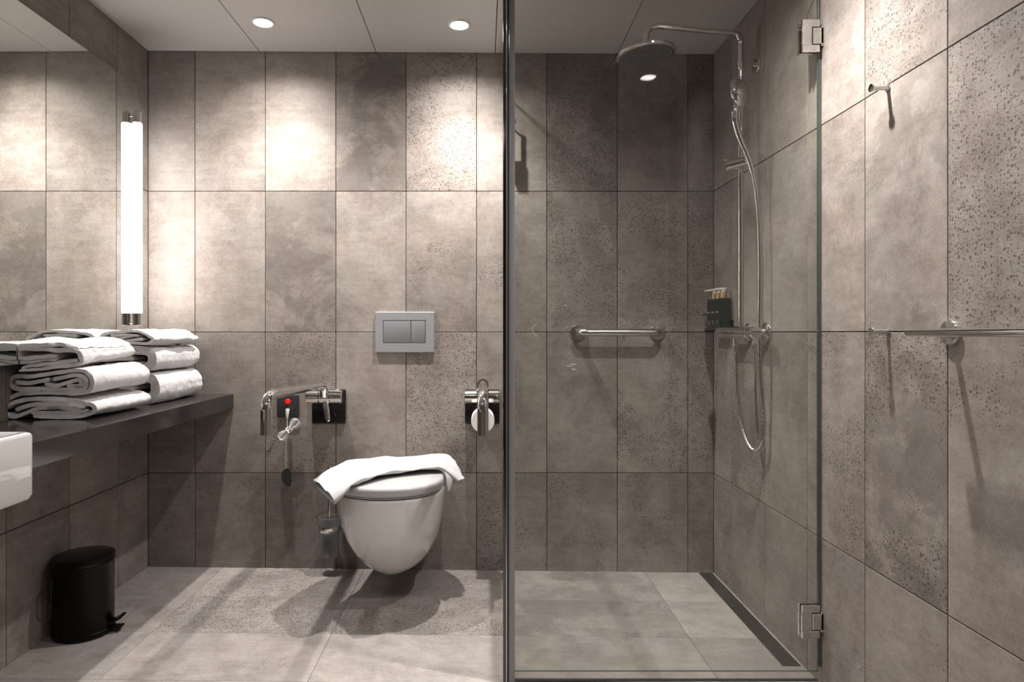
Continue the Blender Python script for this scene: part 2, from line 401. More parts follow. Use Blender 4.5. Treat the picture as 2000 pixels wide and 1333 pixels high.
# ---------------------------------------------------------------- counter, basin, mirror, tube lamp
bm = bmesh.new()
pl = [(XL, YB), (-1.061, YB), (-1.061, 1.40), (-1.40, 1.40), (-1.40, 0.84), (-1.061, 0.84), (-1.061, 0.30), (XL, 0.30)]
lo = [bm.verts.new((x, y, 0.679)) for x, y in pl]; hi = [bm.verts.new((x, y, 0.739)) for x, y in pl]
bm.faces.new(lo[::-1]); bm.faces.new(hi)
for i in range(len(pl)):
    k = (i+1) % len(pl); bm.faces.new((lo[i], lo[k], hi[k], hi[i]))
bmesh.ops.bevel(bm, geom=[e for e in bm.edges], offset=0.0015, segments=2, affect='EDGES')
tag(obj('countertop', bm, M['counter'], angle=30), 'dark polished stone counter along the left wall carrying the towels', 'counter')

# basin: rounded box with a hollow
def basin():
    t = thing('washbasin', 'white ceramic washbasin with rounded edge set into the dark counter', 'sink', (-1.175, 1.12, 0.6455))
    x0, x1, y0, y1, z0, z1 = -1.395, -0.95, 0.845, 1.396, 0.6455, 0.79
    bm = bmesh.new()
    def ring(ins, z, r, n=6):
        vs = []
        a, b_, c, d = x0+ins, x1-ins, y0+ins, y1-ins
        for (cx_, cy_, s) in ((b_-r, d-r, 0), (a+r, d-r, 1), (a+r, c+r, 2), (b_-r, c+r, 3)):
            for k in range(n+1):
                an = PI/2*s + PI/2*k/n
                vs.append(bm.verts.new((cx_+r*math.cos(an), cy_+r*math.sin(an), z)))
        return vs
    rings = [ring(0.014, z0, 0.02), ring(0.004, z0+0.004, 0.02), ring(0.0, z0+0.014, 0.02), ring(0, z1-0.008, 0.02), ring(0.0025, z1-0.0025, 0.02), ring(0.008, z1, 0.018),
             ring(0.018, z1, 0.02), ring(0.022, z1-0.004, 0.02), ring(0.03, z1-0.06, 0.03), ring(0.06, z1-0.105, 0.05), ring(0.12, z1-0.112, 0.06)]
    for a, b_ in zip(rings, rings[1:]):
        for k in range(len(a)): bm.faces.new((a[k], a[(k+1) % len(a)], b_[(k+1) % len(a)], b_[k]))
    bm.faces.new(rings[0][::-1]); bm.faces.new(rings[-1])
    wp(obj('bowl', bm, M['ceramic'], angle=60), t)
    wp(obj('waste_cover', lathe(cyl_prof(0.03, 0, 0.006), (-1.17, 1.12, z1-0.112)), M['chrome']), t)
basin()

mi = thing('mirror', 'large frameless wall mirror above the dark counter', 'mirror', (-1.41, 1.4, 0.903))
wp(obj('backing', box((XL+0.001, 0.30, 0.903), (-1.395, 2.657, 1.997), 0.001, 1), M['mirror_edge'], smooth=False), mi)
wp(obj('silvered_glass', box((-1.395, 0.301, 0.904), (-1.393, 2.656, 1.996)), M['mirror'], smooth=False), mi)

LX, LY = -1.3715, 2.601
lt = thing('tube_lamp', 'lit vertical tube lamp with chrome end caps fixed on the mirror', 'lamp', (LX, LY, 1.03))
wp(obj('light_tube', lathe([(0, 1.078), (0.0170, 1.078), (0.0174, 1.08), (0.0174, 1.828), (0.0170, 1.83), (0, 1.83)], (LX, LY, 0), seg=28), M['tube']), lt)
for z0, z1 in ((1.028, 1.078), (1.83, 1.876)):
    c_ = wp(obj('end_cap', lathe(cyl_prof(0.0165, z0, z1, 0.0015), (LX, LY, 0), seg=28), M['chrome']), lt)
    zz = z0+0.010 if z0 < 1.5 else z1-0.014
    obj('fixing_screw', lathe(cyl_prof(0.006, 0, 0.006, 0.001), (-1.393, LY, zz), (1, 0, 0), 16), M['chrome'], c_).matrix_parent_inverse = c_.matrix_parent_inverse.copy() if False else Matrix.Identity(4)
    # the cap's own frame is the lamp's frame shifted back, so children in world coordinates stay put

# ---------------------------------------------------------------- towels
def ribbon(bm, path, th, Y0, Y1, nY=60, n=5, amp=0.004, drift=(0, 0), seed=0.0, shear=0.0, endround=0.5, zsag=0.0, sub=5):
    pts = catmull([Vector((p[0], 0, p[1])) for p in path], n)
    L_, R_ = [], []
    for i, p in enumerate(pts):
        t = (pts[min(i+1, len(pts)-1)]-pts[max(i-1, 0)]).normalized()
        nn = Vector((-t.z, 0, t.x)); L_.append(p+nn*th/2); R_.append(p-nn*th/2)
    # closed section with rounded ends
    t1 = (pts[-1]-pts[-2]).normalized(); t0 = (pts[0]-pts[1]).normalized()
    sec = L_ + [pts[-1]+t1*th*0.45] + R_[::-1] + [pts[0]+t0*th*0.45]
    cen = sum(sec, Vector())/len(sec)
    rings = []
    for j in range(nY+1):
        v = j/nY; Y = Y0+(Y1-Y0)*v
        e = min(v, 1-v)*nY
        rnd = 1.0
        ring = []
        for q in sec:
            x = q.x+drift[0]*v; z = q.z+drift[1]*v
            # round off the ends a little
            d = Vector((x*9+seed, Y*9, z*14))
            dx = mnoise.noise(d)*amp*1.6 + mnoise.noise(d*4)*amp*0.45
            dz = mnoise.noise(d+Vector((17, 3, 5)))*amp*1.2 + mnoise.noise(d*4+Vector((7, 7, 7)))*amp*0.4
            dy = mnoise.noise(Vector((x*22+seed, j*0.0, z*30)))*0.006*(1-2*v) + mnoise.noise(Vector((x*6+seed, 0, z*9)))*0.010*(1-2*v)
            yy = Y+dy+shear*(x-cen.x)
            if j == 0 or j == nY:
                pass
            fz = mnoise.noise(Vector((x*260, yy*260, z*260)))*0.0011+mnoise.noise(Vector((x*110, yy*110, z*110)))*0.0010
            ring.append(bm.verts.new((x+dx+fz, yy, z+dz+fz)))
        rings.append(ring)
    m_ = len(sec)
    for a, b_ in zip(rings, rings[1:]):
        for k in range(m_): bm.faces.new((a[k], a[(k+1) % m_], b_[(k+1) % m_], b_[k]))
    # end faces as strips between both sides
    np_ = len(pts)
    for rg in (rings[0], rings[-1]):
        for k in range(np_-1):
            a, b_ = rg[k], rg[k+1]; c, d = rg[2*np_-1-k], rg[2*np_-k]
            bm.faces.new((a, b_, c, d))
        bm.faces.new((rg[np_-1], rg[np_], rg[np_+1]))
        bm.faces.new((rg[2*np_+1], rg[0], rg[2*np_]))
def towel(label, ribbons, th, Y0, Y1, conv, loc, drift=(0,0), amp=0.004, seed=0, shear=0.0, sink=0.0, zmin=None, group=None):
    bm = bmesh.new()
    for k, r in enumerate(ribbons):
        ribbon(bm, [conv(p) for p in r], th, Y0, Y1, drift=drift, amp=amp, seed=seed, shear=shear)
    if zmin is not None:
        for v in bm.verts:
            if v.co.z < zmin: v.co.z = zmin + (v.co.z-zmin)*0.02
    for v in bm.verts:
        if v.co.z > 0.885 and v.co.x < -1.3895: v.co.x = -1.3895 + (v.co.x+1.3895)*0.02
        elif v.co.x < -1.4235: v.co.x = -1.4235
    o = obj('folded_towel', bm, M['towel'], angle=75)
    tag(o, label, 'towel', group)
    return o
S1 = 651.4
def cv(p):       # tracing pixels of the fold pattern (front face at Y = 1.965)
    px, py = p[0]/6.06, 640+p[1]/6.06
    return ((px-943)/S1, 1-(py-650)/S1)
G = 'folded towels on the counter'
towel('white terry towel folded flat, bottom of the front stack on the counter', [
    [(400,1050),(700,1056),(960,1048),(1090,1005),(1120,960),(1060,905),(800,865),(450,850),(200,868),(85,930),(80,1020),(180,1050),(290,1005),(450,955),(700,950),(950,975)],
    [(190,965),(350,915),(700,905),(1000,930)],
    [(380,1010),(600,1010),(850,1010),(1020,985)]],
    0.0115, 1.965, 2.29, cv, None, seed=1.0, zmin=0.7405, group=G)
towel('white terry towel with thick rounded fold, middle of the front stack', [
    [(470,730),(250,738),(110,705),(82,640),(150,585),(300,592),(550,545),(850,502),(1010,540),(1085,640),(1050,745),(900,783),(500,780),(200,790),(78,838)],
    [(500,728),(800,735),(960,740),(1015,680),(990,605),(850,560),(630,603)],
    [(540,665),(640,690),(780,650),(900,622),(955,650),(950,690),(800,690)],
    [(180,655),(300,665),(450,640),(560,610)]],
    0.0118, 1.97, 2.29, cv, None, seed=1.0, drift=(0.0, 0.004), group=G)
towel('loosely folded white towel with a dark gap in its fold, top of the front stack', [
    [(230,518),(400,492),(640,448),(840,428),(905,395),(880,330),(830,285),(600,275),(350,262),(200,270),(120,318),(170,362),(400,352),(620,335)],
    [(840,385),(680,402),(500,425),(300,455),(250,480)],
    [(130,415),(300,400),(500,372),(620,365)],
    [(0,250),(200,235),(450,225),(700,225),(850,262)]],
    0.0100, 1.975, 2.27, cv, None, seed=1.0, drift=(0.0, 0.016), amp=0.008, shear=0.12, group=G)
def rect_spiral(x0, x1, z0, z1, th):
    h = (z1-z0); m_ = th/2
    a = [(x1-0.05, z0+m_+th*1.05), (x1-0.03, z0+m_+th*1.4), (x1-0.022, (z0+z1)/2), (x1-0.03, z1-m_-th*1.3), (x1-0.07, z1-m_-th*1.1), (x0+0.1, z1-m_-th*1.1)]
    b = [(x0+0.04, z0+m_), (x1-0.07, z0+m_), (x1-0.03, z0+m_+0.004), (x1-m_-0.003, z0+h*0.3), (x1-m_, z0+h*0.5), (x1-m_-0.003, z0+h*0.7), (x1-0.03, z1-m_-0.004), (x1-0.07, z1-m_), (x0+0.05, z1-m_), (x0+0.012, z1-m_-0.01), (x0+m_+0.002, (z0+z1)/2+0.01), (x0+0.02, (z0+z1)/2), (x0+0.08, (z0+z1)/2+0.004), (x1-0.09, (z0+z1)/2)]
    c = [(x0+0.03, z0+th*1.7), (x0+0.1, z0+th*1.75), (x1-0.06, z0+th*1.9)]
    d = [(x0+0.05, z1-th*1.75), (x0+0.12, z1-th*1.8), (x1-0.06, z1-th*2.0)]
    return [b, a, c] + ([d] if h > 0.1 else [])
idc = lambda p: p
towel('white terry towel folded thick, bottom of the rear stack by the back wall', rect_spiral(-1.405, -1.165, 0.7405, 0.853, 0.016), 0.0165, 2.365, 2.72, idc, None, seed=8.0, zmin=0.7405, group=G)
towel('white terry towel with round folded edge, middle of the rear stack', rect_spiral(-1.388, -1.175, 0.859, 0.951, 0.015), 0.0155, 2.36, 2.72, idc, None, seed=8.0, group=G)
towel('rumpled white towel lying loosely on top of the rear stack', [
    [(-1.26,0.958),(-1.2,0.957),(-1.178,0.965),(-1.172,0.975),(-1.19,0.985),(-1.22,1.002),(-1.27,1.003),(-1.33,0.997),(-1.372,0.985),(-1.382,0.972),(-1.36,0.966),(-1.30,0.975),(-1.25,0.985)],
    [(-1.36,0.958),(-1.30,0.958),(-1.25,0.968),(-1.21,0.972)],
    [(-1.33,0.984),(-1.28,0.99),(-1.23,0.985)]],
    0.0105, 2.34, 2.70, lambda p: (p[0], p[1]+0.003), None, seed=8.0, amp=0.006, shear=-0.15, group=G)

# ---------------------------------------------------------------- pedal bin
BX, BY, BZ = -1.329, 2.185, ZF(-1.33)
pb = thing('pedal_bin', 'black round pedal bin on the floor under the counter', 'bin', (BX, BY, BZ))
obj('body', lathe([(0, 0.004), (0.088, 0.004), (0.092, 0.008), (0.092, 0.018), (0.089, 0.020), (0.089, 0.232), (0.0905, 0.236), (0, 0.236)], (0, 0, 0), seg=64), M['bin'], pb)
obj('lid', lathe([(0.0915, 0.238), (0.0915, 0.254), (0.0895, 0.259), (0.075, 0.263), (0.04, 0.266), (0, 0.267)], (0, 0, 0), seg=64), M['bin_gloss'], pb)
obj('foot_ring', lathe([(0.06, 0.0), (0.088, 0.0), (0.089, 0.004), (0.06, 0.004)], (0, 0, 0), seg=48), M['rubber'], pb)
for s, nm in ((0.046, 'pedal'),):
    bmp = bmesh.new(); d = Vector((0.97, 0.1, 0)).normalized(); n_ = Vector((-d.y, d.x, 0))
    def prism(bm, pts, hw):
        a = [bm.verts.new(p+n_*hw) for p in pts]; b_ = [bm.verts.new(p-n_*hw) for p in pts]
        bm.faces.new(a); bm.faces.new(b_[::-1])
        for i in range(len(pts)): bm.faces.new((a[i], a[(i+1) % len(pts)], b_[(i+1) % len(pts)], b_[i]))
    pr = lambda r, z: d*r+Vector((0, 0, z))
    prism(bmp, [pr(0.085, 0.034), pr(0.118, 0.052), pr(0.127, 0.050), pr(0.124, 0.046), pr(0.085, 0.026)], 0.021)
    obj('pedal', bmp, M['bin_gloss'], pb)
    bmp = bmesh.new(); prism(bmp, [pr(0.085, 0.016), pr(0.122, 0.016), pr(0.122, 0.012), pr(0.085, 0.012)], 0.017)
    obj('pedal_guide', bmp, M['bin_gloss'], pb)
ha = Vector((-0.58, -0.81, 0)); hb = Vector((0.81, -0.58, 0))
hp = [ha*0.088+hb*0.012+Vector((0, 0, 0.205)), ha*0.105+hb*0.02+Vector((0, 0, 0.20)), ha*0.108+hb*0.02+Vector((0, 0, 0.165)), ha*0.105+hb*0.02+Vector((0, 0, 0.13)), ha*0.088+hb*0.012+Vector((0, 0, 0.125))]
obj('carry_handle', tube(catmull(hp, 4), 0.004, 10), M['bin_gloss'], pb)

# ---------------------------------------------------------------- toilet
TX = -0.345
tl = thing('toilet', 'white wall hung toilet with closed lid under the flush plate', 'toilet', (TX, YB, 0.085))
def dsec(w, yf, yb, n=40, wb=None, pw=2.15, ext=0.42):
    """closed outline: rounded front, straight sides to the back; returns (x, y) list"""
    wb = wb or w*0.92
    yc = yf+(yb-yf)*ext
    out = []
    for k in range(n+1):
        a = PI+PI*k/n
        ca, sa = math.cos(a), math.sin(a)
        out.append((w*math.copysign(abs(ca)**(2/pw), ca), yc+(yc-yf)*math.copysign(abs(sa)**(2/pw), sa)))
    m_ = 6
    for k in range(1, m_): out.append((w+(wb-w)*(k/m_)**1.6, yc+(yb-yc)*k/m_))
    for k in range(0, 9): out.append((wb-2*wb*k/8, yb))
    for k in range(m_-1, 0, -1): out.append((-(w+(wb-w)*(k/m_)**1.6), yc+(yb-yc)*k/m_))
    return out
def loft(secs, cap0=True, cap1=True):
    bm = bmesh.new(); rings = []
    for pts, z in secs: rings.append([bm.verts.new((TX+x, y, z if not callable(z) else z(x, y))) for x, y in pts])
    for a, b_ in zip(rings, rings[1:]):
        for k in range(len(a)): bm.faces.new((a[k], a[(k+1) % len(a)], b_[(k+1) % len(a)], b_[k]))
    if cap0: bm.faces.new(rings[0][::-1])
    if cap1: bm.faces.new(rings[-1])
    return bm
prof = [  # z, half width, front y, back half width, roundness, where the front curve starts
 (0.083, 0.034, 2.500, 0.045, 2.0, .5), (0.086, 0.058, 2.475, 0.062, 2.0, .5), (0.097, 0.085, 2.440, 0.086, 2.0, .5), (0.120, 0.112, 2.400, 0.108, 2.05, .48), (0.15, 0.135, 2.364, 0.126, 2.1, .46),
 (0.19, 0.157, 2.330, 0.144, 2.15, .45), (0.24, 0.176, 2.300, 0.158, 2.2, .44), (0.29, 0.187, 2.281, 0.167, 2.2, .43), (0.34, 0.1935, 2.268, 0.173, 2.2, .42),
 (0.38, 0.197, 2.262, 0.177, 2.2, .42), (0.408, 0.1985, 2.259, 0.179, 2.2, .42), (0.4155, 0.197, 2.261, 0.178, 2.2, .42), (0.417, 0.193, 2.266, 0.174, 2.2, .42)]
wp(obj('bowl', loft([(dsec(w_, yf, YB-0.001, wb=wb_, pw=pw, ext=ex), z) for z, w_, yf, wb_, pw, ex in prof]), M['ceramic'], angle=70), tl)
wp(obj('bumper_gap', loft([(dsec(0.189, 2.272, 2.70, wb=0.155), 0.4172), (dsec(0.189, 2.272, 2.70, wb=0.155), 0.4212)]), M['rubber']), tl)
def slab(z0, z1, w_, yf, yb, r, wb_, dome=0.0):
    s = []
    for ins, z in ((r, z0), (r*0.3, z0+r*0.3), (0, z0+r), (0, z1-r), (r*0.3, z1-r*0.3), (r, z1)):
        s.append((dsec(w_-ins, yf+ins, yb-ins, wb=wb_-ins), z))
    if dome:
        for k in (0.2, 0.4, 0.6, 0.8):
            s.append((dsec((w_-r)*(1-k), yf+r+(2.48-yf)*k, yb-r-(yb-2.52)*k, wb=(wb_-r)*(1-k)), z1+dome*(1-(1-k)**2)))
    return loft(s)
wp(obj('seat', slab(0.4205, 0.4268, 0.192, 2.265, 2.710, 0.002, 0.150), M['seat'], angle=60), tl)
wp(obj('lid', slab(0.4272, 0.4620, 0.199, 2.255, 2.725, 0.010, 0.155, 0.006), M['seat'], angle=60), tl)
for s in (-1, 1):
    wp(obj('lid_hinge', lathe(cyl_prof(0.012, -0.02, 0.02, 0.002), (TX+s*0.08, 2.735, 0.438), (1, 0, 0), 20), M['chrome']), tl)
wp(obj('rear_shelf', box((TX-0.166, 2.745, 0.41), (TX+0.166, YB-0.001, 0.463), 0.008, 3), M['ceramic']), tl)

# towel thrown across the lid: a flattened tube of cloth, open at its left end
Fe = [(-0.503,2.228,0.424),(-0.472,2.245,0.446),(-0.430,2.285,0.477),(-0.345,2.385,0.485),(-0.250,2.445,0.486),(-0.172,2.490,0.484),(-0.135,2.500,0.466),(-0.092,2.505,0.432)]
Be = [(-0.618,2.395,0.452),(-0.595,2.46,0.468),(-0.560,2.56,0.480),(-0.500,2.655,0.483),(-0.340,2.705,0.485),(-0.175,2.735,0.490),(-0.120,2.69,0.476),(-0.078,2.59,0.415)]
Fs, Bs = catmull(Fe, 8), catmull(Be, 8)
bm = bmesh.new(); rings = []
nu = len(Fs); SEG = 40
for i in range(nu):
    f_, b_ = Fs[i], Bs[i]; c = (f_+b_)/2; u = i/(nu-1)
    ax = (b_-f_)/2; ln = ax.length; axn = ax.normalized()
    tang = ((Fs[min(i+1, nu-1)]+Bs[min(i+1, nu-1)])-(Fs[max(i-1, 0)]+Bs[max(i-1, 0)])).normalized()
    up = tang.cross(axn).normalized()
    if up.z < 0: up = -up
    hgt = 0.0105+0.010*max(0, 1-u*6)
    ring = []
    for k in range(SEG):
        a = 2*PI*k/SEG; ca, sa = math.cos(a), math.sin(a)
        e = math.copysign(abs(ca)**0.75, ca); h = math.copysign(abs(sa)**0.6, sa)
        p = c+axn*ln*e+up*hgt*h
        nzv = mnoise.noise(Vector((p.x*9, p.y*11, 3+0.6*math.copysign(1, sa))))*0.009+mnoise.noise(Vector((p.x*14, p.y*26, 5)))*0.004+mnoise.noise(Vector((p.x*30, p.y*34, 9)))*0.0016
        crease = 0.0045*math.sin(e*7+u*6)*(1 if sa > 0 else 0.2)
        p = p+up*(nzv+crease)
        if u > 0.2 and u < 0.85 and p.z < 0.4705: p.z = 0.4705+(p.z-0.4705)*0.05
        ring.append(bm.verts.new(p))
    rings.append(ring)
# inner return of the cloth so that the left end reads as an open fold
inner = []
for i, dp in ((0, 0.86), (3, 0.84), (8, 0.80)):
    cc = sum((v.co for v in rings[i]), Vector())/SEG
    inner.append([bm.verts.new(cc+(v.co-cc)*dp) for v in rings[i]])
for a, b_ in zip(rings, rings[1:]):
    for k in range(SEG): bm.faces.new((a[k], a[(k+1) % SEG], b_[(k+1) % SEG], b_[k]))
for k in range(SEG):
    k2 = (k+1) % SEG
    bm.faces.new((rings[0][k2], rings[0][k], inner[0][k], inner[0][k2]))
    bm.faces.new((inner[0][k2], inner[0][k], inner[1][k], inner[1][k2]))
    bm.faces.new((inner[1][k2], inner[1][k], inner[2][k], inner[2][k2]))
bm.faces.new(inner[2]); bm.faces.new(rings[-1])
tt = tag(obj('hand_towel', bm, M['cloth'], angle=80), 'white towel thrown across the closed toilet lid, ends hanging over both sides', 'towel')
# small corner of cloth hanging at the right rim
bm = bmesh.new()
ptsA = [(-0.150,2.500,0.470),(-0.140,2.488,0.450),(-0.137,2.482,0.425),(-0.133,2.480,0.398)]
ptsB = [(-0.115,2.540,0.468),(-0.118,2.515,0.445),(-0.122,2.500,0.425),(-0.128,2.492,0.402)]
A_, B_ = catmull(ptsA, 5), catmull(ptsB, 5)
fr = [bm.verts.new(p) for p in A_]; bk = [bm.verts.new(p) for p in B_]
fr2 = [bm.verts.new(p+Vector((0.004, -0.003, 0))) for p in A_]; bk2 = [bm.verts.new(p+Vector((0.004, -0.003, 0))) for p in B_]
for i in range(len(fr)-1):
    bm.faces.new((fr[i], fr[i+1], bk[i+1], bk[i])); bm.faces.new((fr2[i], bk2[i], bk2[i+1], fr2[i+1]))
    bm.faces.new((fr[i], fr2[i], fr2[i+1], fr[i+1])); bm.faces.new((bk[i], bk[i+1], bk2[i+1], bk2[i]))
bm.faces.new((fr[-1], fr2[-1], bk2[-1], bk[-1])); bm.faces.new((fr[0], bk[0], bk2[0], fr2[0]))
obj('hanging_corner', bm, M['cloth'], tt, angle=70)

# ---------------------------------------------------------------- flush plate
fp = thing('flush_plate', 'brushed metal dual flush plate on the wall above the toilet', 'flush plate', (-0.33, YB, 1.0))
x0, x1, z0, z1 = -0.4545, -0.2065, 0.917, 1.087
bm = bmesh.new()
# frame with a recess
def frame_ring(a, b_, c, d, y): return [bm.verts.new((a, y, c)), bm.verts.new((b_, y, c)), bm.verts.new((b_, y, d)), bm.verts.new((a, y, d))]
bx0, bx1, bz0, bz1 = -0.4240, -0.2420, 0.9540, 1.0530
yf = YB-0.011
rs = [frame_ring(x0, x1, z0, z1, YB), frame_ring(x0, x1, z0, z1, yf+0.001), frame_ring(x0+0.001, x1-0.001, z0+0.001, z1-0.001, yf),
      frame_ring(bx0, bx1, bz0, bz1, yf), frame_ring(bx0+0.0015, bx1-0.0015, bz0+0.0015, bz1-0.0015, yf+0.006)]
for a, b_ in zip(rs, rs[1:]):
    for k in range(4): bm.faces.new((a[k], a[(k+1) % 4], b_[(k+1) % 4], b_[k]))
bm.faces.new(rs[-1])
wp(obj('cover_frame', bm, M['plate'], smooth=False), fp)
for a, b_ in ((bx0+0.003, -0.3065), (-0.3035, bx1-0.003)):
    wp(obj('button', box((a, yf+0.0005, bz0+0.003), (b_, yf+0.006, bz1-0.003), 0.0012, 2), M['button'], angle=20), fp)

# ---------------------------------------------------------------- fold-down support rails
def support_rail(X, label, px0, px1, roll=False):
    t = thing('support_rail', label, 'grab rail', (X, YB, 0.70), 'chrome fold-down support rails beside the toilet')
    wp(obj('wall_plate', box((px0, YB-0.010, 0.612), (px1, YB-0.0005, 0.758), 0.006, 3), M['black_gloss']), t)
    hx0, hx1 = px0-0.012+(0.012 if roll else 0), px1-0.008+(0.008 if roll else 0)
    for a, b_ in ((hx0, X-0.024), (X-0.022, X+0.022), (X+0.024, hx1)):
        wp(obj('hinge_barrel', lathe(cyl_prof(0.0275, a, b_, 0.002), (0, 2.742, 0.730), (1, 0, 0), 32), M['chrome']), t)
    r = 0.017
    path = [(X, 2.725, 0.735), (X, 2.715, 0.765), (X, 2.700, 0.781), (X, 2.670, 0.788), (X, 2.60, 0.790), (X, 2.30, 0.799), (X, 2.11, 0.805), (X, 2.055, 0.805), (X, 2.020, 0.796), (X, 2.002, 0.772), (X, 2.0, 0.745), (X, 2.0, 0.6875)]
    wp(obj('rail_tube', tube(catmull(path, 5), r, 28), M['chrome'], angle=50), t)
    if roll:
        wp(obj('collar', lathe([(0.0185, -0.006), (0.024, -0.006), (0.024, 0.006), (0.0185, 0.006)], (X, 2.715, 0.784), (0, 1, 0), 32), M['rubber']), t)
        pg = wp(obj('roll_peg', tube([(X, 2.785, 0.643), (X, 2.63, 0.643)], 0.008, 16), M['chrome']), t)
    else:
        wp(obj('stop_strut', tube([(X+0.002, 2.735, 0.722), (X+0.012, 2.725, 0.68), (X+0.020, 2.715, 0.640), (X+0.022, 2.715, 0.632)], [0.013, 0.012, 0.009, 0.006], 16), M['chrome']), t)
        wp(obj('release_lever', tube([(X+0.02, 2.722, 0.752), (X+0.075, 2.715, 0.750)], [0.010, 0.008], 16), M['chrome']), t)
support_rail(-0.661, 'chrome fold-down support rail left of the toilet next to the alarm switch', -0.726, -0.582)
support_rail(0.0, 'chrome fold-down support rail right of the toilet with the paper roll under it', -0.076, 0.070, True)
tr_ = thing('toilet_roll', 'white toilet paper roll hanging under the right support rail', 'toilet paper', (0.0, 2.69, 0.643))
bm = bmesh.new(); add_lathe(bm, [(0.020, -0.05), (0.0455, -0.05), (0.047, -0.0485), (0.047, 0.0485), (0.0455, 0.05), (0.020, 0.05), (0.020, -0.05)], (0, 0, 0), (0, 1, 0), 48)
obj('paper', bm, M['paper'], tr_)
bm = bmesh.new(); add_lathe(bm, [(0.0185, -0.049), (0.0198, -0.049), (0.0198, 0.049), (0.0185, 0.049), (0.0185, -0.049)], (0, 0, 0), (0, 1, 0), 32)
obj('core', bm, M['card'], tr_)

# ---------------------------------------------------------------- alarm switch with pull cord
al = thing('alarm_switch', 'charcoal alarm switch with red button and white pull cord', 'alarm switch', (-0.83, YB, 0.69))
A0, A1, AZ0, AZ1 = -0.874, -0.780, 0.640, 0.738
wp(obj('switch_plate', box((A0, YB-0.014, AZ0), (A1, YB-0.0005, AZ1), 0.007, 3), M['charcoal']), al)
bc = P(562, 785, YB-0.016)
wp(obj('red_button', lathe([(0.0115, 0.0), (0.0115, 0.004), (0.009, 0.007), (0, 0.008)], (bc.x, YB-0.014, bc.z), (0, -1, 0), 24), M['red']), al)
wp(obj('cord_plug', tube([P(562, 799, 2.76), P(561, 808, 2.755), P(560.5, 818, 2.757)], [0.0085, 0.0070, 0.0035], 14), M['white_plastic']), al)
bm = bmesh.new()
add_tube(bm, catmull([P(560.5, 816, 2.757), P(561, 835, 2.76), P(560, 850, 2.765), P(558.5, 880, 2.765), P(558.5, 918, 2.765)], 6), 0.0018, 8)
for k in range(7):                                        # the bundled loops of spare cord
    o_ = random.uniform(-1, 1)
    a = (k-3)*2.2
    pts = []
    for q in range(25):
        th_ = 2*PI*q/24
        # figure of eight, long axis leaning right
        u = math.sin(th_)*(25+o_*1.5); v = math.sin(2*th_)*(6.0+a*0.7)
        ang = math.radians(46)
        pts.append(P(564.5+u*math.cos(ang)-v*math.sin(ang)*0.9, 840-u*math.sin(ang)-v*math.cos(ang)*0.9, 2.757-0.0028*(k % 4)+0.002*math.sin(th_)))
    add_tube(bm, pts, 0.0016, 6)
add_tube(bm, [P(558, 838, 2.745), P(564, 846, 2.742), P(571, 842, 2.745), P(566, 833, 2.765), P(558, 838, 2.745)], 0.0022, 6)
wp(obj('pull_cord', bm, M['cord']), al)
bm = bmesh.new()
outl = [(559,915),(567,917),(569,930),(569,945),(566,953),(558,949),(551,940),(549.5,928),(551,921)]
a = [bm.verts.new(P(x, y, 2.752)) for x, y in outl]; b_ = [bm.verts.new(P(x, y, 2.772)) for x, y in outl]
bm.faces.new(a); bm.faces.new(b_[::-1])
for i in range(len(outl)): bm.faces.new((a[i], a[(i+1) % len(outl)], b_[(i+1) % len(outl)], b_[i]))
bmesh.ops.bevel(bm, geom=list(bm.edges), offset=0.003, segments=2, affect='EDGES')
wp(obj('pull_weight', bm, M['charcoal']), al)

# ---------------------------------------------------------------- toilet brush and holder
HX, HY = -0.6365, 2.725
bh = thing('brush_holder', 'frosted glass toilet brush cup with chrome ring on the wall', 'brush holder', (HX, YB, 0.15))
bm = bmesh.new(); add_lathe(bm, [(0, 0.072), (0.034, 0.072), (0.0375, 0.076), (0.0425, 0.234), (0.0400, 0.234), (0.0350, 0.080), (0, 0.078)], (HX, HY, 0), seg=40)
wp(obj('glass_cup', bm, M['frost']), bh)
bm = bmesh.new(); add_lathe(bm, [(0.0425, 0.176), (0.0450, 0.176), (0.0455, 0.178), (0.0455, 0.197), (0.0450, 0.199), (0.0425, 0.199)], (HX, HY, 0), seg=40)
wp(obj('ring', bm, M['chrome']), bh)
wp(obj('wall_arm', box((HX-0.012, HY+0.044, 0.178), (HX+0.012, YB-0.0005, 0.197), 0.002), M['chrome']), bh)
tb = thing('toilet_brush', 'chrome toilet brush handle standing in the frosted cup', 'toilet brush', (HX, HY-0.004, 0.09))
wp(obj('handle', lathe([(0, 0.16), (0.007, 0.16), (0.007, 0.445), (0.0062, 0.447), (0, 0.447)], (HX, HY-0.004, 0), seg=20), M['chrome']), tb)
wp(obj('bristle_head', lathe([(0, 0.085), (0.022, 0.09), (0.029, 0.11), (0.029, 0.15), (0.02, 0.165), (0, 0.167)], (HX, HY-0.004, 0), seg=28), mat('dark_bristles', (0.05, 0.05, 0.05), 0.9, bump=(200, 1.0, 0.004))), tb)

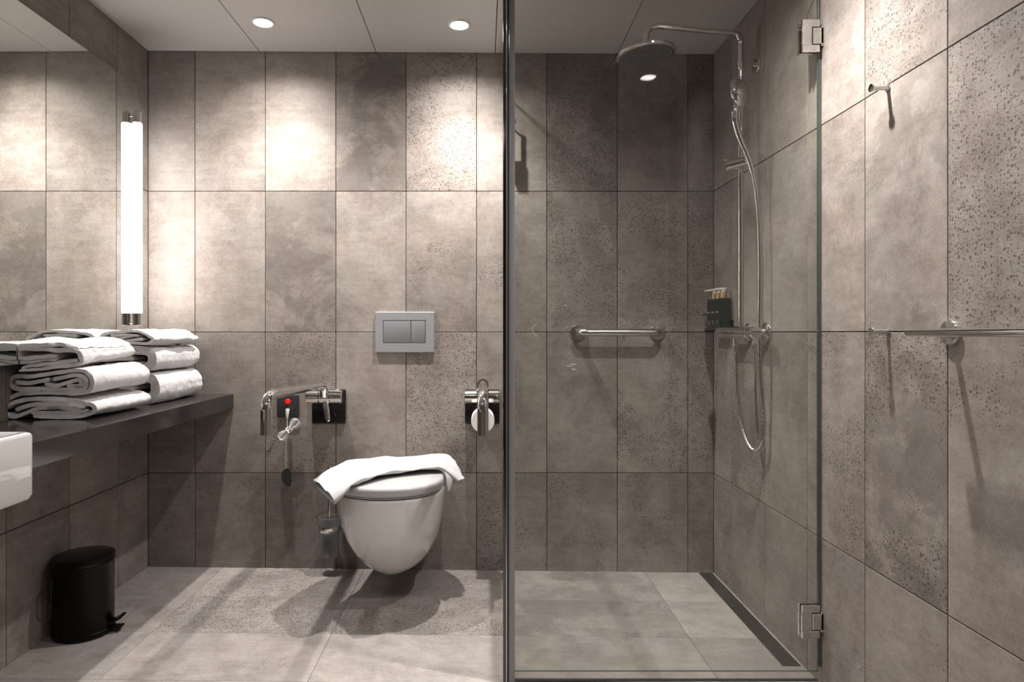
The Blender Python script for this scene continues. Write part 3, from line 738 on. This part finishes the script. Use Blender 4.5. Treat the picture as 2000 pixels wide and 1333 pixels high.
# ---------------------------------------------------------------- shower glass
YG = 1.9
ZTOP = 2.02
def pane(name, lo, hi, parent):
    bm = box(lo, hi)
    bm.normal_update()
    d = [h-l for l, h in zip(lo, hi)]; thin = d.index(min(d))
    for f in bm.faces:
        f.material_index = 0 if abs(f.normal[thin]) > 0.5 else 1
    o = obj(name, bm, [M['glass'], M['glass_edge']], smooth=False)
    return wp(o, parent)
sd = thing('shower_door', 'clear frameless glass shower door hinged on the right wall', 'shower door', (XR, YG, 0.0))
pane('glass_pane', (0.093, YG, 0.016), (0.972, YG+0.008, ZTOP), sd)
for z0, z1, lb in ((1.8105, 1.905, 'upper'), (0.1165, 0.2115, 'lower')):
    h = bpy.data.objects.new('hinge', None); C.objects.link(h); wp(h, sd)
    zc = (z0+z1)/2
    bm = bmesh.new()
    hx = 0.921
    add_box(bm, (hx, YG-0.010, z0), (XR-0.010, YG-0.0003, zc-0.026), 0.0012, 1)
    add_box(bm, (hx, YG-0.010, zc-0.0262), (0.9495, YG-0.0003, zc+0.0262), 0.0002, 1)
    add_box(bm, (hx, YG-0.010, zc+0.026), (XR-0.010, YG-0.0003, z1), 0.0012, 1)
    add_box(bm, (hx, YG+0.0083, z0), (XR-0.010, YG+0.018, z1), 0.0012, 1)
    obj('clamp_plate', bm, M['chrome'], h, angle=20)
    bm = bmesh.new()
    add_box(bm, (0.952, YG-0.010, zc-0.0235), (XR-0.0003, YG+0.0, zc+0.0235), 0.001, 1)
    add_box(bm, (XR-0.007, YG-0.010, zc-0.030), (XR-0.0003, YG+0.030, zc+0.030), 0.001, 1)
    obj('wall_bracket', bm, M['chrome'], h, angle=20)
    h.name = 'hinge'
wp(obj('edge_seal', box((0.9725, YG+0.001, 0.03), (0.9815, YG+0.007, 1.80), 0.0005, 1), M['seal']), sd)
for cpx, cpy, r_, a0, a1 in ((1052, 645, 12, 100, 262), (1104, 627, 30, 84, 96), (1118, 752, 40, 80, 95), (1112, 682, 34, 262, 280), (1123, 692, 30, 255, 275)):
    pts = [P(cpx+r_*math.cos(math.radians(a0+(a1-a0)*k/14)), cpy-r_*math.sin(math.radians(a0+(a1-a0)*k/14)), YG-0.0006) for k in range(15)]
    wp(obj('pale_glass_mark', tube(pts, 0.0007, 6), M['print']), sd)  # thin pale arcs on the front of the door glass
wp(obj('bottom_seal', box((0.093, YG+0.002, -0.008), (0.972, YG+0.006, 0.0155)), M['glass'], smooth=False), sd)
wp(obj('seal_lip', box((0.093, YG-0.001, -0.0115), (0.972, YG+0.009, -0.0082)), M['rubber'], smooth=False), sd)

sp = thing('glass_side_panel', 'fixed glass side panel with dark chrome post between toilet and shower', 'glass panel', (0.085, YG, 0.0))
pane('glass_pane', (0.081, YG+0.012, -0.012), (0.089, YB-0.0005, ZTOP), sp)
wp(obj('post', box((0.0585, YG-0.010, -0.013), (0.0660, YG+0.016, ZTOP), 0.0010, 2), M['dark_profile'], angle=30), sp)
wp(obj('chrome_strip', tube([(0.0678, YG-0.006, -0.013), (0.0678, YG-0.006, ZTOP)], 0.0021, 12), M['chrome']), sp)
wp(obj('rubber_channel', box((0.0660, YG-0.005, -0.013), (0.0757, YG+0.014, ZTOP), 0.0003, 1), M['rubber'], angle=30), sp)
wp(obj('magnetic_seal', box((0.0759, YG-0.006, -0.013), (0.0925, YG+0.010, ZTOP), 0.0015, 2), M['lightseal']), sp)

# squeegee hanging on the back wall just inside the panel
sq = thing('squeegee', 'dark slim squeegee hanging on the back wall behind the glass post', 'squeegee', (0.115, YB, 1.8))
wp(obj('hook', tube(catmull([(0.120, YB-0.001, 1.885), (0.121, YB-0.03, 1.886), (0.128, YB-0.045, 1.896), (0.1335, YB-0.045, 1.893), (0.1345, YB-0.045, 1.875)], 5), 0.003, 10), M['charcoal']), sq)
wp(obj('handle', box((0.1235, YB-0.050, 1.78), (0.1345, YB-0.038, 1.888), 0.003), M['charcoal']), sq)
wp(obj('blade', box((0.100, YB-0.056, 1.715), (0.1345, YB-0.036, 1.795), 0.003), M['charcoal']), sq)

# ---------------------------------------------------------------- grab bar on the back wall
gb = thing('grab_bar', 'short brushed steel grab bar on the back wall of the shower', 'grab bar', (0.56, YB, 1.0))
gx0, gx1 = 0.403, 0.742
for x in (gx0, gx1):
    wp(obj('flange', lathe([(0.034, 0), (0.034, 0.006), (0.031, 0.010), (0.016, 0.012)], (x, YB-0.0005, 1.0), (0, -1, 0), 36), M['satin']), gb)
yb_ = YB-0.075
path = [(gx0, YB-0.008, 1.0), (gx0, YB-0.03, 1.0), (gx0+0.004, YB-0.055, 1.0), (gx0+0.020, YB-0.071, 1.0), (gx0+0.045, yb_, 1.0), ((gx0+gx1)/2, yb_, 1.0), (gx1-0.045, yb_, 1.0), (gx1-0.020, YB-0.071, 1.0), (gx1-0.004, YB-0.055, 1.0), (gx1, YB-0.03, 1.0), (gx1, YB-0.008, 1.0)]
wp(obj('bar', tube(catmull(path, 5), 0.0155, 24), M['satin'], angle=60), gb)

# ---------------------------------------------------------------- shower set on the right wall
RXx, RYy = 0.9225, 2.343
ss = thing('shower_column', 'chrome shower column with rain head and thermostatic mixer on the right wall', 'shower', (XR, RYy, 1.0))
arm = [P(1447, 640, RYy), P(1447, 200, RYy), Vector((RXx, RYy, 2.00)), Vector((RXx, RYy, 2.035)), Vector((RXx-0.008, RYy-0.002, 2.058)), Vector((RXx-0.028, RYy-0.006, 2.070)),
       Vector((0.80, 2.325, 2.072)), Vector((0.66, 2.295, 2.071)), Vector((0.605, 2.286, 2.069)), Vector((0.578, 2.282, 2.056)), Vector((0.568, 2.280, 2.030)), Vector((0.566, 2.280, 2.000))]
arm = [arm[0], (arm[0]+arm[1])/2] + arm[1:]
wp(obj('riser_pipe', tube(catmull(arm, 6), 0.0105, 20), M['chrome'], angle=60), ss)
hc = Vector((0.566, 2.280, 1.975)); q = Vector((0.09, 0, 1)).normalized()
# disc tilted: its left edge lower
up = Vector((-0.09, 0.0, 1.0)).normalized()
rh = bpy.data.objects.new('rain_head', None); C.objects.link(rh); wp(rh, ss)
obj('head_shell', lathe([(0.088, -0.001), (0.099, 0.0), (0.1025, 0.003), (0.1025, 0.008), (0.098, 0.012), (0.06, 0.016), (0.028, 0.020), (0.020, 0.026), (0.019, 0.040), (0, 0.042)], hc-up*0.012, up, 56), M['chrome'], rh)
obj('spray_face', lathe([(0, -0.002), (0.088, -0.002), (0.094, 0.001)], hc-up*0.012, up, 56), M['shower_face'], rh)
bm = bmesh.new(); qm = Vector((0, 0, 1)).rotation_difference(up).to_matrix()
for ring_ in range(1, 10):
    n_ = ring_*6+2; rr = ring_*0.0094
    for k in range(n_):
        a = 2*PI*k/n_+ring_*0.3
        add_lathe(bm, [(0.0017, -0.0018), (0.0012, -0.0045), (0, -0.0048)], hc-up*0.012+qm@Vector((rr*math.cos(a), rr*math.sin(a), 0)), up, 5)
nzo = obj('nozzles', bm, M['nozzle'], rh); nzo['kind'] = 'stuff'
# top wall bracket
wb1 = bpy.data.objects.new('wall_bracket', None); C.objects.link(wb1); wp(wb1, ss)
zb = P(1447, 127, RYy).z
obj('bracket_arm', tube([(RXx, RYy, zb), (XR-0.004, RYy, zb)], 0.008, 16), M['chrome'], wb1)
obj('bracket_flange', lathe([(0, 0), (0.029, 0), (0.029, 0.006), (0.027, 0.009), (0.008, 0.010)], (XR-0.0005, RYy, zb), (-1, 0, 0), 32), M['chrome'], wb1)
obj('bracket_clamp', lathe(cyl_prof(0.0145, zb-0.016, zb+0.016, 0.002), (RXx, RYy, 0), seg=24), M['chrome'], wb1)
# slider for the hand shower
zs = P(1447, 318, RYy).z
sl = bpy.data.objects.new('slider', None); C.objects.link(sl); wp(sl, ss)
c0, c1 = P(1421, 323, 2.31), P(1463, 313, 2.30)
c0.y = RYy-0.012; c1.y = RYy-0.040
obj('slider_body', tube([c0, c0.lerp(c1, 0.02), c0.lerp(c1, 0.98), c1], [0.0155, 0.0185, 0.0185, 0.0165], 28), M['chrome'], sl, angle=50)
obj('slider_lever', tube([c0.lerp(c1, 0.2)+Vector((0, 0, 0.015)), c0+Vector((-0.004, 0, 0.028))], [0.006, 0.004], 12), M['chrome'], sl)
# mixer bar parallel to the wall
mx_ = bpy.data.objects.new('thermostatic_mixer', None); C.objects.link(mx_); wp(mx_, ss)
MX, MZ = 0.915, 1.0
obj('mixer_body', lathe(cyl_prof(0.0225, 2.245, 2.475, 0.002), (MX, 0, MZ), (0, 1, 0), 36), M['chrome'], mx_)
for a, b_ in ((2.195, 2.243), (2.477, 2.530)):
    obj('mixer_knob', lathe(cyl_prof(0.0215, a, b_, 0.003), (MX, 0, MZ), (0, 1, 0), 36), M['chrome'], mx_)
for y in (2.267, 2.417):
    obj('mixer_flange', lathe([(0, 0), (0.035, 0), (0.035, 0.005), (0.031, 0.009), (0.016, 0.011), (0.014, 0.05)], (XR-0.0005, y, MZ), (-1, 0, 0), 36), M['chrome'], mx_)
obj('hose_outlet', lathe(cyl_prof(0.0105, 0.955, 0.982, 0.001), (MX, 2.374, 0), seg=20), M['chrome'], mx_)

# hand shower with hose
hs = thing('hand_shower', 'chrome hand shower with flexible hose hanging on the shower column', 'hand shower', tuple(P(1443, 182, 2.27)))
hcn = P(1444, 182, 2.262); fn = Vector((-0.50, 0.80, -0.25)).normalized()
bm = bmesh.new(); add_lathe(bm, [(0.039, 0.009), (0.044, 0.006), (0.046, 0.0), (0.044, -0.007), (0.036, -0.016), (0.020, -0.023), (0, -0.025)], (0, 0, 0), (0, 0, 1), 36)
qf = Vector((0, 0, 1)).rotation_difference(fn).to_matrix()
for v in bm.verts:
    v.co = hcn+qf@v.co
    v.co.z = hcn.z+(v.co.z-hcn.z)*1.22
wp(obj('head', bm, M['chrome'], angle=60), hs)
bm = bmesh.new(); add_lathe(bm, [(0, 0.0095), (0.037, 0.0095), (0.039, 0.009)], (0, 0, 0), (0, 0, 1), 36)
for v in bm.verts:
    v.co = hcn+qf@v.co; v.co.z = hcn.z+(v.co.z-hcn.z)*1.22
wp(obj('spray_face', bm, M['shower_face']), hs)
hpth = [P(1450, 178, 2.272), P(1442, 195, 2.270), P(1435, 220, 2.262), P(1438, 248, 2.26), P(1447, 275, 2.26), P(1457, 298, 2.26), P(1466, 322, 2.258), P(1470, 336, 2.255)]
hpp = catmull(hpth, 5); nn = len(hpp)
rad = []
for i in range(nn):
    u = i/(nn-1); rad.append(0.017-0.0062*min(1, u*2.2)-0.0012*max(0, (u-0.5)*2))
wp(obj('handle', tube(hpp, rad, 20), M['chrome'], angle=60), hs)
hose = [P(1470, 336, 2.255), P(1477, 375, 2.25), P(1482, 430, 2.245), P(1484, 500, 2.24), P(1484, 580, 2.24), P(1483, 650, 2.24), P(1485, 720, 2.24), P(1489, 780, 2.24), P(1491, 830, 2.245), P(1487, 865, 2.25), P(1475, 880, 2.27), P(1461, 868, 2.30), P(1450, 836, 2.33), P(1441, 780, 2.36), P(1438, 720, 2.372), P(1438, 672, 2.374)]
hq = catmull(hose, 16)
hr = [0.0080+0.0004*math.sin(i*2.2) for i in range(len(hq))]
wp(obj('hose', tube(hq, hr, 14), mat('hose_metal', (0.62, 0.61, 0.60), 0.18, 1.0, bump=(600, 0.2, 0.0006)), angle=60), hs)
wp(obj('hose_nut', lathe(cyl_prof(0.0095, 0.93, 0.956, 0.001), (MX, 2.374, 0), seg=20), M['chrome']), hs)

# ---------------------------------------------------------------- soap bottles and their bracket
bk = thing('bottle_holder', 'black wall bracket holding three dark soap bottles in the shower corner', 'holder', (XR, 2.64, 1.01))
bm = bmesh.new()
add_box(bm, (0.922, 2.565, 1.004), (XR-0.0005, 2.722, 1.010), 0.001, 1)
add_box(bm, (XR-0.006, 2.565, 1.004), (XR-0.0005, 2.722, 1.05), 0.001, 1)
add_box(bm, (0.922, 2.563, 1.004), (0.926, 2.724, 1.016), 0.001, 1)
wp(obj('tray', bm, M['label'], smooth=False), bk)
BL = ['dark green soap bottle with pump nearest the viewer in the shower corner', 'dark green soap bottle with pump in the middle of the three', 'dark green soap bottle with pump farthest from the viewer, by the back wall']
for k in range(3):
    y0 = 2.573+0.0485*k; y1 = y0+0.0455; xa, xb = 0.928, 0.976
    cx_, cy_ = (xa+xb)/2, (y0+y1)/2
    t = thing('soap_bottle', BL[k], 'bottle', (cx_, cy_, 1.0105), 'soap bottles in the shower corner')
    wp(obj('bottle_body', box((xa, y0, 1.0105), (xb, y1, 1.136), 0.005, 3), M['bottle']), t)
    lb = wp(obj('bottle_label', box((xa-0.0006, y0+0.006, 1.018), (xa+0.001, y1-0.006, 1.128)), M['label'], smooth=False), t)
    for za, zb_, e in ((1.080, 1.083, 0.010), (1.045, 1.0465, 0.014), (1.036, 1.0375, 0.018)):
        obj('printed_line', box((xa-0.0010, y0+0.010, za), (xa-0.0004, y1-e, zb_)), M['print'], lb, smooth=False)
    wp(obj('pump_collar', lathe(cyl_prof(0.0105, 1.136, 1.160, 0.001), (cx_, cy_, 0), seg=24), M['brass']), t)
    bm = bmesh.new(); add_lathe(bm, cyl_prof(0.0075, 1.160, 1.170, 0.001), (cx_, cy_, 0), seg=20)
    add_box(bm, (cx_-0.012, cy_-0.008, 1.169), (cx_+0.010, cy_+0.008, 1.178), 0.002, 2)
    add_tube(bm, [(cx_-0.008, cy_, 1.1735), (cx_-0.030, cy_, 1.172), (cx_-0.040, cy_, 1.169)], [0.004, 0.0035, 0.003], 10)
    wp(obj('pump_head', bm, M['pump']), t)

# ---------------------------------------------------------------- hooks and towel rail on the right wall
def wall_hook(y, z, label):
    t = thing('wall_hook', label, 'hook', (XR, y, z), 'small chrome wall hooks')
    wp(obj('peg', lathe([(0.0085, 0), (0.0085, 0.003), (0.0062, 0.004), (0.0062, 0.037)], (XR-0.0005, y, z), (-1, 0, 0), 24), M['satin']), t)
    wp(obj('knob_end', lathe([(0.0062, 0.036), (0.0100, 0.0375), (0.0105, 0.040), (0.0095, 0.0425), (0, 0.043)], (XR-0.0005, y, z), (-1, 0, 0), 24), M['chrome']), t)
h1 = P(1735, 172, 1.589); wall_hook(1.589, h1.z, 'small chrome wall hook high on the right wall casting a long shadow')
h2 = P(1735, 648, 1.589); wall_hook(1.589, h2.z, 'small chrome wall hook beside the end of the towel rail')
rl = thing('towel_rail', 'chrome towel rail on the right wall at the edge of the picture', 'towel rail', (XR, 1.1, 1.0))
rzx = 0.912
wp(obj('bar', tube([(rzx, 1.408, 1.0), (rzx, 1.405, 1.0), (rzx, 0.81, 1.0), (rzx, 0.806, 1.0)], [0.007, 0.0085, 0.0085, 0.007], 24), M['chrome'], angle=60), rl)
for y in (1.372, 0.84):
    wp(obj('flange', lathe([(0, 0), (0.0265, 0), (0.0265, 0.006), (0.025, 0.009), (0.009, 0.010)], (XR-0.0005, y, 1.0), (-1, 0, 0), 36), M['chrome']), rl)
    wp(obj('standoff', tube([(XR-0.008, y, 1.0), (rzx, y, 1.0)], 0.0075, 16), M['chrome']), rl)

# ---------------------------------------------------------------- floor drain
dx0, dx1, dy0, dy1 = 0.917, 0.975, 2.005, 2.786
dn_ = thing('floor_drain', 'long dark slotted shower drain along the right wall', 'drain', (0.946, 2.4, ZF(0.946)))
zz = ZF(0.946)
wp(obj('drain_frame', box((dx0, dy0, zz-0.008), (dx1, dy1, zz+0.0012), 0.0006, 1), M['satin'], smooth=False), dn_)
wp(obj('drain_cover', box((dx0+0.002, dy0+0.002, zz+0.0005), (dx1-0.002, dy1-0.002, zz+0.0022), 0.0005, 1), M['drain'], smooth=False), dn_)
for k in range(4):
    for s in (0.012, 0.044):
        y0 = dy0+0.035+k*0.188
        wp(obj('slot', box((dx0+s-0.0032, y0, zz+0.0018), (dx0+s+0.0032, y0+0.160, zz+0.0026)), M['slot'], smooth=False), dn_)
